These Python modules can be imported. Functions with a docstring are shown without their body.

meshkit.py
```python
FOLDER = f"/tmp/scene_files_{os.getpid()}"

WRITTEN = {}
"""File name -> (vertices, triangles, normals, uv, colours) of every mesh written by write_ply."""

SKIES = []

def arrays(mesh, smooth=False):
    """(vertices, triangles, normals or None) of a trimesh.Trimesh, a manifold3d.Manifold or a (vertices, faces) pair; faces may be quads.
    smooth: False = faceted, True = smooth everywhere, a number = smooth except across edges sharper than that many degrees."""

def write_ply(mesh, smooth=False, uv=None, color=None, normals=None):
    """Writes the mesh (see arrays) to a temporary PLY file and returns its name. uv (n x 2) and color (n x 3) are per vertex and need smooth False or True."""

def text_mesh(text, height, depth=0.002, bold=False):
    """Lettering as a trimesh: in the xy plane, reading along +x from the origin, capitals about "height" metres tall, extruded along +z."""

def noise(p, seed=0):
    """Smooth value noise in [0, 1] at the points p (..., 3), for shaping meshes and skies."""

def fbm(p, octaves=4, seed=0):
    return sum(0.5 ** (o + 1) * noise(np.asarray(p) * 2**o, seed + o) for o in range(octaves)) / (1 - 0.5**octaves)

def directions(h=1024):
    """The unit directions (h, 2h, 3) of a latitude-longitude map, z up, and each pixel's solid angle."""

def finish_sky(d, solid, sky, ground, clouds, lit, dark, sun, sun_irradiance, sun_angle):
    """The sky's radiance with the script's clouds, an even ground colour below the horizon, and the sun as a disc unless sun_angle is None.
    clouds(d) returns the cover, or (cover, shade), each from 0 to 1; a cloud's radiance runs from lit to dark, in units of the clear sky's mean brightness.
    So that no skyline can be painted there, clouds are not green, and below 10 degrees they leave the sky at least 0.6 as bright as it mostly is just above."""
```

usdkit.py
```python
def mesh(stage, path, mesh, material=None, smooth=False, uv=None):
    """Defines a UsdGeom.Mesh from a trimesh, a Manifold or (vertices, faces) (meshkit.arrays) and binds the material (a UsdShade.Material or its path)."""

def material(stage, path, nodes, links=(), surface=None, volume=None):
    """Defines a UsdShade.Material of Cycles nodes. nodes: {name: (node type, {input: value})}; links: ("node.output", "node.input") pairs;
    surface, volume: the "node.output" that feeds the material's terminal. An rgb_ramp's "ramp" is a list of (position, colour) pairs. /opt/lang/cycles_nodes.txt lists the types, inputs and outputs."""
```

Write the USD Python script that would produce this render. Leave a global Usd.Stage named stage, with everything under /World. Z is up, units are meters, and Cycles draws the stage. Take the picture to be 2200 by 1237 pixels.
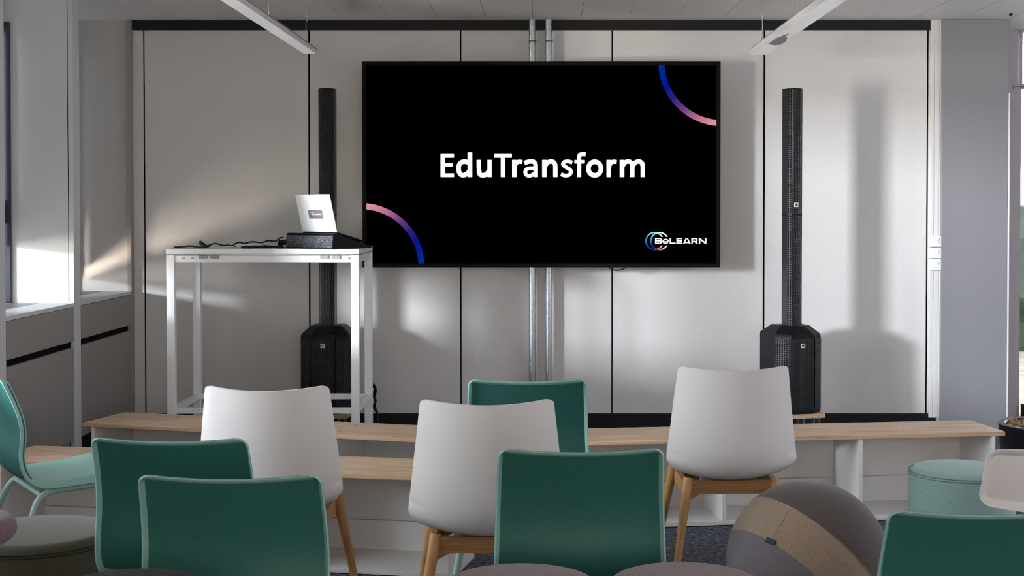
import math, random
import numpy as np, trimesh, manifold3d as m3, usdkit, meshkit
from pxr import Usd, UsdGeom, UsdLux, UsdShade, Gf, Sdf
from shapely.geometry import LineString, Polygon, Point, box as sbox
from shapely.ops import unary_union
from shapely import affinity

stage = Usd.Stage.CreateInMemory()
UsdGeom.SetStageUpAxis(stage, UsdGeom.Tokens.z); UsdGeom.SetStageMetersPerUnit(stage, 1.0)
UsdGeom.Xform.Define(stage, '/World')

# ------------------------------------------------------------------ camera
W_, H_, F_ = 2200.0, 1237.0, 3055.0
EYE, PITCH = 1.41, math.radians(1.15)
VPX, HOR = 1165.0, 445.0
CY = HOR + F_ * math.tan(PITCH)
cam = UsdGeom.Camera.Define(stage, '/World/Camera')
cam.CreateHorizontalApertureAttr(36.0); cam.CreateVerticalApertureAttr(36.0 * H_ / W_)
cam.CreateFocalLengthAttr(36.0 * F_ / W_)
cam.CreateHorizontalApertureOffsetAttr(-(VPX - W_ / 2) / W_ * 36.0)
cam.CreateVerticalApertureOffsetAttr((CY - H_ / 2) / W_ * 36.0)
cam.CreateClippingRangeAttr(Gf.Vec2f(0.05, 200))
cam.AddTranslateOp().Set(Gf.Vec3d(0, 0, EYE)); cam.AddRotateXOp().Set(90 - math.degrees(PITCH))
cam.CreateExposureAttr(0.32)

def ray(px, py):
    a, b = (px - VPX) / F_, (CY - py) / F_
    c, s = math.cos(PITCH), math.sin(PITCH)
    return np.array([a, c + b * s, -s + b * c])
def at(px, py, y):                       # point of that pixel at depth y
    d = ray(px, py); return np.array([0, 0, EYE]) + d * (y / d[1])
def atz(px, py, z):                      # point of that pixel at height z
    d = ray(px, py); return np.array([0, 0, EYE]) + d * ((z - EYE) / d[2])

# ------------------------------------------------------------------ sky, sun-lit daylight, exposure
M = {}
def mat(name, nodes, links=(), surface='p.BSDF'):
    M[name] = usdkit.material(stage, '/World/Looks/' + name, nodes, links, surface=surface); return M[name]
dome = UsdLux.DomeLight.Define(stage, '/World/sky')
dome.CreateIntensityAttr(1.6); dome.CreateColorAttr(Gf.Vec3f(0.86, 0.93, 1.0))

def rect_light(name, loc, aim, w, h, power, color):
    l = UsdLux.RectLight.Define(stage, '/World/' + name)
    l.CreateWidthAttr(w); l.CreateHeightAttr(h); l.CreateIntensityAttr(power); l.CreateColorAttr(Gf.Vec3f(*color))
    d = Gf.Vec3d(*aim); d.Normalize()
    up = Gf.Vec3d(0, 0, 1) if abs(d[2]) < 0.95 else Gf.Vec3d(0, 1, 0)
    x = Gf.Cross(d, up); x.Normalize(); u = Gf.Cross(x, d)
    m = Gf.Matrix4d(x[0], x[1], x[2], 0, u[0], u[1], u[2], 0, -d[0], -d[1], -d[2], 0, *loc, 1)
    l.AddTransformOp().Set(m); return l
COOL, NEUT, WARM = (0.84, 0.92, 1.0), (1.0, 0.97, 0.94), (1.0, 0.86, 0.72)
# the bright low horizon that shines in through the open bays of the left window wall: a wide far source at 45 degrees
SUN_AZ, SUN_EL, SUN_D = math.radians(47.5), math.radians(5.4), 40.0
sd = np.array([math.cos(SUN_EL) * math.cos(SUN_AZ), math.cos(SUN_EL) * math.sin(SUN_AZ), -math.sin(SUN_EL)])
rect_light('hazy_sun', tuple(np.array([0.5, 8.9, 1.4]) - sd * SUN_D), tuple(sd), 16.0, 3.0, 560.0, (0.88, 0.935, 1.0))
# sunlit ground and fronts below that horizon, warmer
rect_light('sunlit_ground', tuple(np.array([0.5, 8.9, 1.4]) - np.array([sd[0], sd[1], 0.085]) * SUN_D), (sd[0], sd[1], 0.085), 18.0, 7.0, 90.0, (1.0, 0.92, 0.83))
# broader skylight beyond the open bays of the left wall
rect_light('skylight_left', (-9.5, 0.0, 3.6), (0.8, 0.6, -0.14), 8.0, 4.6, 13.0, (0.90, 0.94, 1.0))
# sun thrown back by the ground outside the last bay, under its blind
rect_light('daylight_ground', (-3.75, 8.30, 0.45), (0.8, 0.25, 0.55), 0.40, 0.45, 330.0, WARM)
# fill lights added at the right and behind the camera, both out of view
rect_light('daylight_right', (4.55, 4.6, 1.5), (-1, 0, 0), 5.2, 1.9, 1.7, (0.85, 0.9, 1.0))
rect_light('daylight_rear', (0.6, -2.3, 1.7), (0, 1, 0.0), 5.0, 1.5, 3.9, (1.0, 0.87, 0.77))

# ------------------------------------------------------------------ materials
def plain(name, col, rough=0.5, spec=0.5, metal=0.0, bump=None, var=None, **kw):
    """one principled surface; bump=(scale, distance), var=(scale, amount) add fine relief and tone variation in object space"""
    n = {'p': ('principled_bsdf', dict(base_color=col, roughness=rough, specular_ior_level=spec, metallic=metal, **kw))}
    L = []
    if bump or var:
        n['tc'] = ('texture_coordinate', {})
    if bump:
        n['bn'] = ('noise_texture', {'scale': bump[0], 'detail': 3.0}); n['bp'] = ('bump', {'strength': 0.6, 'distance': bump[1]})
        L += [('tc.object', 'bn.vector'), ('bn.fac', 'bp.height'), ('bp.normal', 'p.normal')]
    if var:
        a = np.array(col) * (1 - var[1]); b = np.clip(np.array(col) * (1 + var[1]), 0, 1)
        n['vn'] = ('noise_texture', {'scale': var[0], 'detail': 4.0})
        n['vr'] = ('rgb_ramp', {'ramp': [(0.3, tuple(a)), (0.7, tuple(b))]})
        L += [('tc.object', 'vn.vector'), ('vn.fac', 'vr.fac'), ('vr.color', 'p.base_color')]
    return mat(name, n, L)
plain('wall_panel', (0.72, 0.70, 0.685), 0.42, 0.35, bump=(420, 0.0004), var=(90, 0.03))
plain('wall_paint', (0.52, 0.50, 0.485), 0.55, 0.3, bump=(300, 0.0004))
plain('fin_paint', (0.72, 0.71, 0.71), 0.5, 0.35, bump=(300, 0.0004))
plain('column_paint', (0.25, 0.243, 0.262), 0.5, 0.35, bump=(350, 0.0005), var=(60, 0.03))
plain('cabinet_grey', (0.34, 0.315, 0.295), 0.45, 0.4, bump=(260, 0.0003), var=(140, 0.05))
plain('black_trim', (0.008, 0.008, 0.009), 0.5, 0.3)
plain('joint_black', (0.004, 0.004, 0.004), 0.8, 0.1)
plain('ceiling_white', (0.80, 0.77, 0.75), 0.55, 0.4, bump=(200, 0.0003))
plain('lamp_white', (0.80, 0.78, 0.79), 0.35, 0.5)
mat('lamp_diffuser', {'p': ('principled_bsdf', {'base_color': (0.85, 0.83, 0.84), 'roughness': 0.4, 'emission_color': (1.0, 0.95, 0.96), 'emission_strength': 0.20})})  # weak emission added to brighten the underside; the lamps are switched off
plain('lamp_edge', (0.30, 0.27, 0.24), 0.4, 0.5)
plain('white_metal', (0.93, 0.93, 0.94), 0.35, 0.5)
plain('white_plastic', (0.84, 0.83, 0.84), 0.35, 0.5)
plain('grey_plastic', (0.36, 0.36, 0.37), 0.5, 0.4)
plain('melamine', (0.80, 0.785, 0.775), 0.42, 0.4, var=(8, 0.02))
plain('tv_black', (0.003, 0.003, 0.0035), 0.55, 0.12)
plain('black_plastic', (0.005, 0.005, 0.006), 0.5, 0.18, bump=(500, 0.0004))
plain('black_gloss', (0.010, 0.011, 0.014), 0.25, 0.5)
plain('cable_black', (0.006, 0.006, 0.006), 0.5, 0.4)
plain('silver_lid', (0.94, 0.945, 0.95), 0.35, 0.5)
plain('badge_white', (0.72, 0.70, 0.66), 0.4, 0.4)
plain('steel', (0.55, 0.55, 0.55), 0.3, 0.5, metal=1.0)
plain('window_frame_dark', (0.03, 0.035, 0.06), 0.4, 0.4)
plain('door_lilac', (0.50, 0.46, 0.49), 0.5, 0.4)
plain('soil_bark', (0.30, 0.17, 0.09), 0.85, 0.2, var=(60, 0.5))
plain('blue_wheel', (0.02, 0.05, 0.16), 0.4, 0.5)
plain('lawn', (0.05, 0.10, 0.03), 0.9, 0.1, var=(3, 0.4))
plain('hedge_green', (0.02, 0.032, 0.016), 0.9, 0.1, var=(3, 0.4))
plain('gravel', (0.24, 0.20, 0.165), 0.9, 0.1, var=(6, 0.2))
plain('blind_grey', (0.45, 0.46, 0.48), 0.6, 0.3)
plain('mint_shell', (0.30, 0.56, 0.50), 0.40, 0.45, bump=(700, 0.0003))
plain('green_back', (0.026, 0.130, 0.114), 0.5, 0.3, bump=(700, 0.0004), var=(260, 0.10))
plain('mint_metal', (0.33, 0.52, 0.49), 0.35, 0.5)
plain('chair_white', (0.76, 0.735, 0.735), 0.38, 0.45, bump=(700, 0.0003))

def galvanised():
    mat('galvanised', {'tc': ('texture_coordinate', {}), 'v': ('voronoi_texture', {'scale': 60.0}), 'r': ('rgb_ramp', {'ramp': [(0.0, (0.42, 0.47, 0.50)), (1.0, (0.62, 0.67, 0.70))]}),
        'p': ('principled_bsdf', {'metallic': 0.9, 'roughness': 0.30})}, [('tc.object', 'v.vector'), ('v.distance', 'r.fac'), ('r.color', 'p.base_color')])
galvanised()
def carpet():
    mat('carpet', {'g': ('geometry', {}), 'n': ('noise_texture', {'scale': 110.0, 'detail': 4.0, 'roughness': 0.75}), 'n2': ('noise_texture', {'scale': 45.0, 'detail': 3.0}),
        'mx': ('mix_float', {'fac': 0.4}), 'r': ('rgb_ramp', {'ramp': [(0.36, (0.02, 0.022, 0.030)), (0.47, (0.085, 0.090, 0.112)), (0.55, (0.16, 0.165, 0.195)), (0.66, (0.36, 0.36, 0.40))]}),
        'b': ('bump', {'strength': 1.0, 'distance': 0.006}), 'p': ('principled_bsdf', {'roughness': 0.95, 'specular_ior_level': 0.1})},
        [('g.position', 'n.vector'), ('g.position', 'n2.vector'), ('n.fac', 'mx.a'), ('n2.fac', 'mx.b'), ('mx.result', 'r.fac'), ('r.color', 'p.base_color'), ('n.fac', 'b.height'), ('b.normal', 'p.normal')])
carpet()
def wood(name, dark, mid, light, axis_scale, rough=0.45):
    mat(name, {'tc': ('texture_coordinate', {}), 'm': ('mapping', {'scale': axis_scale}), 'n': ('noise_texture', {'scale': 1.0, 'detail': 6.0, 'roughness': 0.62, 'distortion': 0.6}),
        'r': ('rgb_ramp', {'ramp': [(0.30, dark), (0.5, mid), (0.70, light)]}), 'b': ('bump', {'strength': 0.3, 'distance': 0.001}),
        'p': ('principled_bsdf', {'roughness': rough, 'specular_ior_level': 0.4})},
        [('tc.object', 'm.vector'), ('m.vector', 'n.vector'), ('n.fac', 'r.fac'), ('r.color', 'p.base_color'), ('n.fac', 'b.height'), ('b.normal', 'p.normal')])
wood('oak_plank', (0.40, 0.245, 0.140), (0.60, 0.40, 0.255), (0.72, 0.52, 0.37), (2.2, 26, 40))
wood('oak_edge', (0.30, 0.19, 0.10), (0.44, 0.29, 0.17), (0.55, 0.38, 0.24), (3, 60, 160))
wood('beech_leg', (0.34, 0.165, 0.055), (0.46, 0.235, 0.085), (0.56, 0.31, 0.13), (30, 30, 5))
wood('beech_rail', (0.20, 0.095, 0.03), (0.30, 0.145, 0.05), (0.38, 0.20, 0.08), (5, 40, 60))
def fabric(name, col, scale=900.0, amt=0.22, rough=0.9, sheen=0.25, rib=None):
    a = tuple(np.array(col) * (1 - amt)); b = tuple(np.array(col) * (1 + amt))
    n = {'tc': ('texture_coordinate', {}), 'n': ('noise_texture', {'scale': scale * 0.35, 'detail': 3.0}), 'r': ('rgb_ramp', {'ramp': [(0.3, a), (0.7, b)]}),
         'b': ('bump', {'strength': 0.7, 'distance': 0.0012}), 'p': ('principled_bsdf', {'roughness': rough, 'specular_ior_level': 0.2, 'sheen_weight': sheen, 'sheen_roughness': 0.5})}
    L = [('tc.object', 'n.vector'), ('n.fac', 'r.fac'), ('r.color', 'p.base_color'), ('b.normal', 'p.normal')]
    if rib:
        n['w'] = ('wave_texture', {'wave_type': 'bands', 'bands_direction': 'diagonal', 'scale': rib, 'distortion': 0.4}); L += [('tc.object', 'w.vector'), ('w.fac', 'b.height')]
    else:
        L += [('n.fac', 'b.height')]
    mat(name, n, L)
fabric('fabric_mint', (0.27, 0.42, 0.39)); fabric('fabric_olive', (0.058, 0.056, 0.036)); fabric('fabric_plum', (0.19, 0.115, 0.13), rib=75.0)
fabric('fabric_dark_plum', (0.020, 0.014, 0.015), rib=75.0, sheen=0.06); fabric('fabric_ball_grey', (0.175, 0.155, 0.17)); fabric('fabric_ball_beige', (0.33, 0.245, 0.185)); fabric('fabric_ball_brown', (0.10, 0.08, 0.078))
fabric('seam_thread', (0.34, 0.27, 0.22)); fabric('seam_dark', (0.03, 0.028, 0.02), sheen=0.0); fabric('seam_mint', (0.16, 0.27, 0.25))
def grille(name, base, hi, sx, sz):
    mat(name, {'tc': ('texture_coordinate', {}), 'wx': ('wave_texture', {'bands_direction': 'x', 'scale': sx}), 'wz': ('wave_texture', {'bands_direction': 'z', 'scale': sz}),
        'wy': ('wave_texture', {'bands_direction': 'y', 'scale': sx}), 'm1': ('math', {'math_type': 'maximum'}), 'm2': ('math', {'math_type': 'maximum'}),
        'r': ('rgb_ramp', {'ramp': [(0.72, base), (0.97, hi)]}), 'b': ('bump', {'strength': 1.0, 'distance': 0.003}), 'p': ('principled_bsdf', {'roughness': 0.38, 'specular_ior_level': 0.35})},
        [('tc.object', 'wx.vector'), ('tc.object', 'wz.vector'), ('tc.object', 'wy.vector'), ('wx.fac', 'm1.value1'), ('wy.fac', 'm1.value2'), ('m1.value', 'm2.value1'), ('wz.fac', 'm2.value2'),
         ('m2.value', 'r.fac'), ('r.color', 'p.base_color'), ('m2.value', 'b.height'), ('b.normal', 'p.normal')])
grille('speaker_grille', (0.002, 0.002, 0.002), (0.016, 0.016, 0.019), 30.0, 26.0)
mat('stand_pattern', {'tc': ('texture_coordinate', {}), 'v': ('voronoi_texture', {'scale': 78.0, 'randomness': 0.5}), 'r': ('rgb_ramp', {'ramp': [(0.30, (0.16, 0.16, 0.18)), (0.42, (0.035, 0.038, 0.05))]}),
    'p': ('principled_bsdf', {'roughness': 0.35})}, [('tc.object', 'v.vector'), ('v.distance', 'r.fac'), ('r.color', 'p.base_color')])
mat('pane_glass', {'f': ('fresnel', {'IOR': 1.45}), 't': ('transparent_bsdf', {'color': (0.97, 0.98, 0.98)}), 'g': ('glossy_bsdf', {'roughness': 0.02, 'color': (1, 1, 1)}), 'm': ('mix_closure', {})},
    [('f.fac', 'm.fac'), ('t.BSDF', 'm.closure1'), ('g.BSDF', 'm.closure2')], surface='m.closure')
mat('screen_black', {'p': ('principled_bsdf', {'base_color': (0.0, 0.0, 0.0), 'roughness': 0.8, 'specular_ior_level': 0.0})})
mat('screen_white', {'e': ('emission', {'color': (1, 1, 1), 'strength': 0.95})}, surface='e.emission')
mat('sticker_dark', {'p': ('principled_bsdf', {'base_color': (0.22, 0.18, 0.18), 'roughness': 0.4})})
def srgb(*c): return tuple(((x / 255 + 0.055) / 1.055) ** 2.4 if x > 10 else x / 3294.6 for x in c)
def arc_material(name, p0, p1, stops):
    """screen light whose colour runs along the line p0 -> p1 of the screen (object x, z)"""
    d = np.array(p1) - np.array(p0); d = d / (d @ d)
    mat(name, {'tc': ('texture_coordinate', {}), 's': ('vector_math', {'math_type': 'subtract', 'vector2': (p0[0], 0, p0[1])}), 'd': ('vector_math', {'math_type': 'dot_product', 'vector2': (d[0], 0, d[1])}),
        'r': ('rgb_ramp', {'ramp': stops}), 'e': ('emission', {'strength': 0.76})},
        [('tc.object', 's.vector1'), ('s.vector', 'd.vector1'), ('d.value', 'r.fac'), ('r.color', 'e.color')], surface='e.emission')
def angle_material(name, emit):
    st = [(0.0, srgb(255, 240, 235)), (0.13, srgb(255, 225, 215)), (0.19, srgb(250, 130, 130)), (0.25, srgb(150, 70, 130)), (0.32, srgb(25, 35, 150)), (0.42, srgb(10, 70, 180)),
          (0.52, srgb(50, 150, 215)), (0.66, srgb(130, 225, 240)), (0.76, srgb(180, 250, 250)), (0.83, srgb(240, 255, 255)), (1.0, srgb(255, 255, 255))]
    n = {'tc': ('texture_coordinate', {}), 'x': ('separate_xyz', {}), 'a': ('math', {'math_type': 'arctan2'}), 'm': ('map_range', {'from_min': -math.pi, 'from_max': math.pi, 'to_min': 0.0, 'to_max': 1.0}), 'r': ('rgb_ramp', {'ramp': st})}
    # angle measured from the right, clockwise through the bottom
    n['nx'] = ('math', {'math_type': 'multiply', 'value2': -1.0})
    L = [('tc.object', 'x.vector'), ('x.x', 'nx.value1'), ('x.z', 'a.value1'), ('nx.value', 'a.value2'), ('a.value', 'm.value'), ('m.result', 'r.fac')]
    # arctan2(z, -x): right-below = -pi+ ... right-above = +pi
    if emit:
        n['e'] = ('emission', {'strength': 0.76}); mat(name, n, L + [('r.color', 'e.color')], surface='e.emission')
    else:
        n['p'] = ('principled_bsdf', {'roughness': 0.4}); mat(name, n, L + [('r.color', 'p.base_color')])
angle_material('ring_light', True); angle_material('ring_print', False)

# ------------------------------------------------------------------ helpers
used = {}
def numbered(path):
    k = used.get(path, 0); used[path] = k + 1
    return path if k == 0 else f'{path}_{k:03d}'
def tag(prim, label=None, cat=None, group=None, kind=None):
    for k, v in (('label', label), ('category', cat), ('group', group), ('kind', kind)):
        if v: prim.SetCustomDataByKey(k, v)
    return prim
def thing(name, label, cat, loc=(0, 0, 0), rotz=0.0, group=None):
    x = UsdGeom.Xform.Define(stage, numbered('/World/' + name))
    x.AddTranslateOp().Set(Gf.Vec3d(*map(float, loc))); x.AddRotateZOp().Set(float(rotz))
    return tag(x.GetPrim(), label, cat, group)
def setting(name, loc=(0, 0, 0)):
    x = UsdGeom.Xform.Define(stage, '/World/' + name); x.AddTranslateOp().Set(Gf.Vec3d(*map(float, loc)))
    return tag(x.GetPrim(), kind='structure')
def obj(name, mesh, m, parent=None, smooth=False, loc=None, label=None, kind=None, rot=None):
    base = str(parent.GetPath()) if parent is not None else '/World'
    g = usdkit.mesh(stage, numbered(base + '/' + name), mesh, M[m], smooth=smooth)
    if loc is not None: g.AddTranslateOp().Set(Gf.Vec3d(*map(float, loc)))
    if rot is not None: g.AddRotateXYZOp().Set(Gf.Vec3f(*map(float, rot)))
    return tag(g.GetPrim(), label, kind=kind)
def dup(root, loc, rotz, label):
    was = root.GetCustomData()
    name = root.GetName(); name = name[:-4] if name[-4] == '_' and name[-3:].isdigit() else name
    r = thing(name, label, was['category'], loc, rotz, was.get('group'))
    r.GetReferences().AddInternalReference(root.GetPath()); r.SetInstanceable(True)
    return r
cat_ = trimesh.util.concatenate
def bx(x0, x1, y0, y1, z0, z1):
    b = trimesh.creation.box((x1 - x0, y1 - y0, z1 - z0)); b.apply_translation(((x0 + x1) / 2, (y0 + y1) / 2, (z0 + z1) / 2)); return b
def rbx(x0, x1, y0, y1, z0, z1, r=0.003, seg=2):
    """box with rounded edges: hull of spheres"""
    s = m3.Manifold.sphere(r, 4 * seg)
    c = [s.translate((x, y, z)) for x in (x0 + r, x1 - r) for y in (y0 + r, y1 - r) for z in (z0 + r, z1 - r)]
    return tri(m3.Manifold.batch_hull(c))
def tri(man):
    m = man.to_mesh(); return trimesh.Trimesh(m.vert_properties[:, :3], m.tri_verts, process=False)
def man(t):
    t = t.copy(); t.merge_vertices()
    if t.volume < 0: t.invert()
    return m3.Manifold(m3.Mesh(np.asarray(t.vertices, np.float32), np.asarray(t.faces, np.uint32)))
def cyl(p0, p1, r0, r1=None, n=20):
    p0, p1 = np.array(p0, float), np.array(p1, float); r1 = r0 if r1 is None else r1
    h = np.linalg.norm(p1 - p0); t = tri(m3.Manifold.cylinder(h, r0, r1, n))
    t.apply_transform(trimesh.geometry.align_vectors((0, 0, 1), (p1 - p0) / h)); t.apply_translation(p0); return t
def smoothpts(pts, n=8, closed=False):
    from scipy.interpolate import CubicSpline
    p = np.array(pts, float); t = np.r_[0, np.cumsum(np.linalg.norm(np.diff(p, axis=0), axis=1))]
    return CubicSpline(t, p)(np.linspace(0, t[-1], n * (len(p) - 1) + 1))
def tube(pts, r, n=10):
    """closed tube along a polyline, parallel-transported frames"""
    p = np.array(pts, float); T = np.gradient(p, axis=0); T /= np.linalg.norm(T, axis=1)[:, None]
    u = np.cross(T[0], (0, 0, 1) if abs(T[0][2]) < 0.9 else (1, 0, 0)); u /= np.linalg.norm(u)
    V, Fc = [], []
    a = np.linspace(0, 2 * math.pi, n, endpoint=False)
    for i in range(len(p)):
        u = u - T[i] * (u @ T[i]); u /= np.linalg.norm(u); w = np.cross(T[i], u)
        V.append(p[i] + r * (np.cos(a)[:, None] * u + np.sin(a)[:, None] * w))
    V = np.vstack(V)
    for i in range(len(p) - 1):
        for j in range(n):
            k = (j + 1) % n; Fc += [(i * n + j, i * n + k, (i + 1) * n + k), (i * n + j, (i + 1) * n + k, (i + 1) * n + j)]
    V = np.vstack([V, p[0], p[-1]]); c0, c1 = len(V) - 2, len(V) - 1; e = (len(p) - 1) * n
    for j in range(n):
        k = (j + 1) % n; Fc += [(c0, k, j), (c1, e + j, e + k)]
    return trimesh.Trimesh(V, Fc, process=False)
def ring(c, R, r, nR=72, nr=8, axis=(0, 0, 1), sx=1.0):
    a = np.linspace(0, 2 * math.pi, nR, endpoint=False); b = np.linspace(0, 2 * math.pi, nr, endpoint=False)
    A, B = np.meshgrid(a, b, indexing='ij')
    V = np.stack([(R + r * np.cos(B)) * np.cos(A), (R + r * np.cos(B)) * np.sin(A), r * np.sin(B)], -1).reshape(-1, 3)
    Fc = []
    for i in range(nR):
        for j in range(nr):
            p, q, s, t = i * nr + j, ((i + 1) % nR) * nr + j, ((i + 1) % nR) * nr + (j + 1) % nr, i * nr + (j + 1) % nr
            Fc += [(p, q, s), (p, s, t)]
    m = trimesh.Trimesh(V, Fc, process=False); m.apply_transform(trimesh.geometry.align_vectors((0, 0, 1), axis)); m.apply_translation(c); return m
def lathe(prof, n=72):
    return trimesh.creation.revolve(np.array(prof, float), sections=n)
def rounded_profile(r, z0, z1, e0, e1, dome=0.0, k=8):
    """half outline of an upholstered disc or drum, edges rounded by e0 (bottom) and e1 (top)"""
    P = [(0, z0)]
    for a in np.linspace(-90, 0, k): P.append((r - e0 + e0 * math.cos(math.radians(a)), z0 + e0 + e0 * math.sin(math.radians(a))))
    for a in np.linspace(0, 90, k): P.append((r - e1 + e1 * math.cos(math.radians(a)), z1 - e1 + e1 * math.sin(math.radians(a))))
    for t in np.linspace(0, 1, 7)[1:-1]: P.append(((r - e1) * (1 - t), z1 + dome * (1 - (1 - t) ** 2)))
    P.append((0, z1 + dome)); return P
def extr(poly, d):
    """shapely outline(s) in (x, z) extruded from y=0 towards the viewer (-y) by d"""
    gs = [g for g in getattr(poly, 'geoms', [poly]) if g.area > 0]
    m = cat_([trimesh.creation.extrude_polygon(g, d, engine='earcut') for g in gs])
    m.apply_transform(trimesh.transformations.rotation_matrix(math.pi / 2, (1, 0, 0))); return m
def sheet(P, t):
    """closed shell of thickness t behind the grid of points P (nv, nu, 3); its outer face is P, the inner face lies along the normal"""
    du, dv = np.gradient(P, axis=1), np.gradient(P, axis=0)
    N = np.cross(du, dv); N /= np.linalg.norm(N, axis=2)[..., None]
    Q = P - N * t; nv, nu = P.shape[:2]; V = np.vstack([P.reshape(-1, 3), Q.reshape(-1, 3)]); o = nv * nu; Fc = []
    idx = np.arange(o).reshape(nv, nu)
    a, b, c, d = idx[:-1, :-1].ravel(), idx[:-1, 1:].ravel(), idx[1:, 1:].ravel(), idx[1:, :-1].ravel()
    Fc = [np.c_[a, b, c], np.c_[a, c, d], np.c_[a + o, c + o, b + o], np.c_[a + o, d + o, c + o]]
    loop = np.r_[idx[0, :], idx[1:, -1], idx[-1, -2::-1], idx[-2:0:-1, 0]]; nx = np.roll(loop, -1)
    Fc += [np.c_[loop, nx + o, nx], np.c_[loop, loop + o, nx + o]]
    m = trimesh.Trimesh(V, np.vstack(Fc), process=False)
    if m.volume < 0: m.invert()
    return m
def sstep(x): x = np.clip(x, 0, 1); return x * x * (3 - 2 * x)

# ------------------------------------------------------------------ the setting
YW, CZ = 8.92, 2.578                       # back partition, ceiling
XL, XC = -2.95, -2.57                      # window plane and front of the sill cabinets on the left
RX = 4.6
def wx(px): return at(px, 445, YW)[0]
def wz(py): return at(VPX, py, YW)[2]
fl = obj('floor', bx(XL - 0.1, RX, -2.4, 9.6, -0.06, 0), 'carpet', kind='structure')
# ceiling of long metal panels running towards the wall
cl = setting('ceiling')
obj('ceiling_backing', bx(XL - 0.1, RX, -2.4, 9.6, CZ + 0.012, CZ + 0.05), 'joint_black', cl)
px_w = 100.9 * YW / F_; x0 = wx(741.8) - 7 * px_w
k = 0
while x0 + k * px_w < RX:
    a = x0 + k * px_w; g = 0.0012 if a + px_w < wx(1900) else 0.004
    obj('ceiling_panel', bx(max(a + 0.001, XL - 0.08), min(a + px_w - g, RX), -2.4, 9.58, CZ, CZ + 0.012), 'ceiling_white', cl); k += 1
# back partition of tall panels with black shadow joints
wb = setting('wall_back', (0, YW, 0))
zt, zb = wz(65), wz(888)
obj('wall_backing', bx(XL - 0.1, wx(2012), 0.006, 0.10, 0, CZ), 'joint_black', wb)
edges = [(287, 309.5), (312.5, 663), (666.5, 988.6), (991.4, 1313.6), (1316.4, 1639.4), (1643.2, 1990), (1993.5, 2010)]
for a, b in edges:
    obj('wall_panel', rbx(wx(a), wx(b), -0.002, 0.02, zb, zt, 0.0015), 'wall_panel', wb)
obj('trim_track', bx(wx(285), wx(2007), -0.012, 0.02, zt - 0.001, CZ), 'black_trim', wb)
obj('wall_base', bx(wx(287), wx(2010), -0.006, 0.02, 0, zb + 0.001), 'black_trim', wb)
t1 = setting('trim_1', (0, YW, 0))         # trunking and profile at the right end of the partition
obj('trunking', rbx(wx(1996), wx(2004), -0.022, 0.01, 0.09, CZ, 0.002), 'wall_panel', t1)
obj('trunking_lid', rbx(wx(2004.5), wx(2015), -0.026, 0.01, 0.09, CZ, 0.002), 'wall_panel', t1)
obj('corner_profile', rbx(wx(2015.5), wx(2024), -0.035, 0.04, 0.0, CZ, 0.002), 'fin_paint', t1)
# return wall left of the partition, in the last window bay
wr = setting('wall_left_end', (0, YW, 0))
obj('end_panel', bx(XL - 0.05, wx(278), -0.01, 0.006, 0, CZ), 'wall_paint', wr)
obj('end_post', rbx(wx(278), wx(287), -0.05, 0.01, 0, CZ, 0.002), 'cabinet_grey', wr)
# grey column right of the partition
co = setting('wall_column', (0, YW - 0.06, 0))
cx0, cx1 = at(2022, 445, YW - 0.06)[0], at(2165, 445, YW - 0.06)[0]
obj('column_face', rbx(cx0, cx1, 0, 0.30, 0, CZ, 0.004), 'column_paint', co)
obj('edge_strip', bx(cx1 + 0.0005, cx1 + 0.009, -0.004, 0.01, 0.10, 2.12), 'white_plastic', co)
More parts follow.
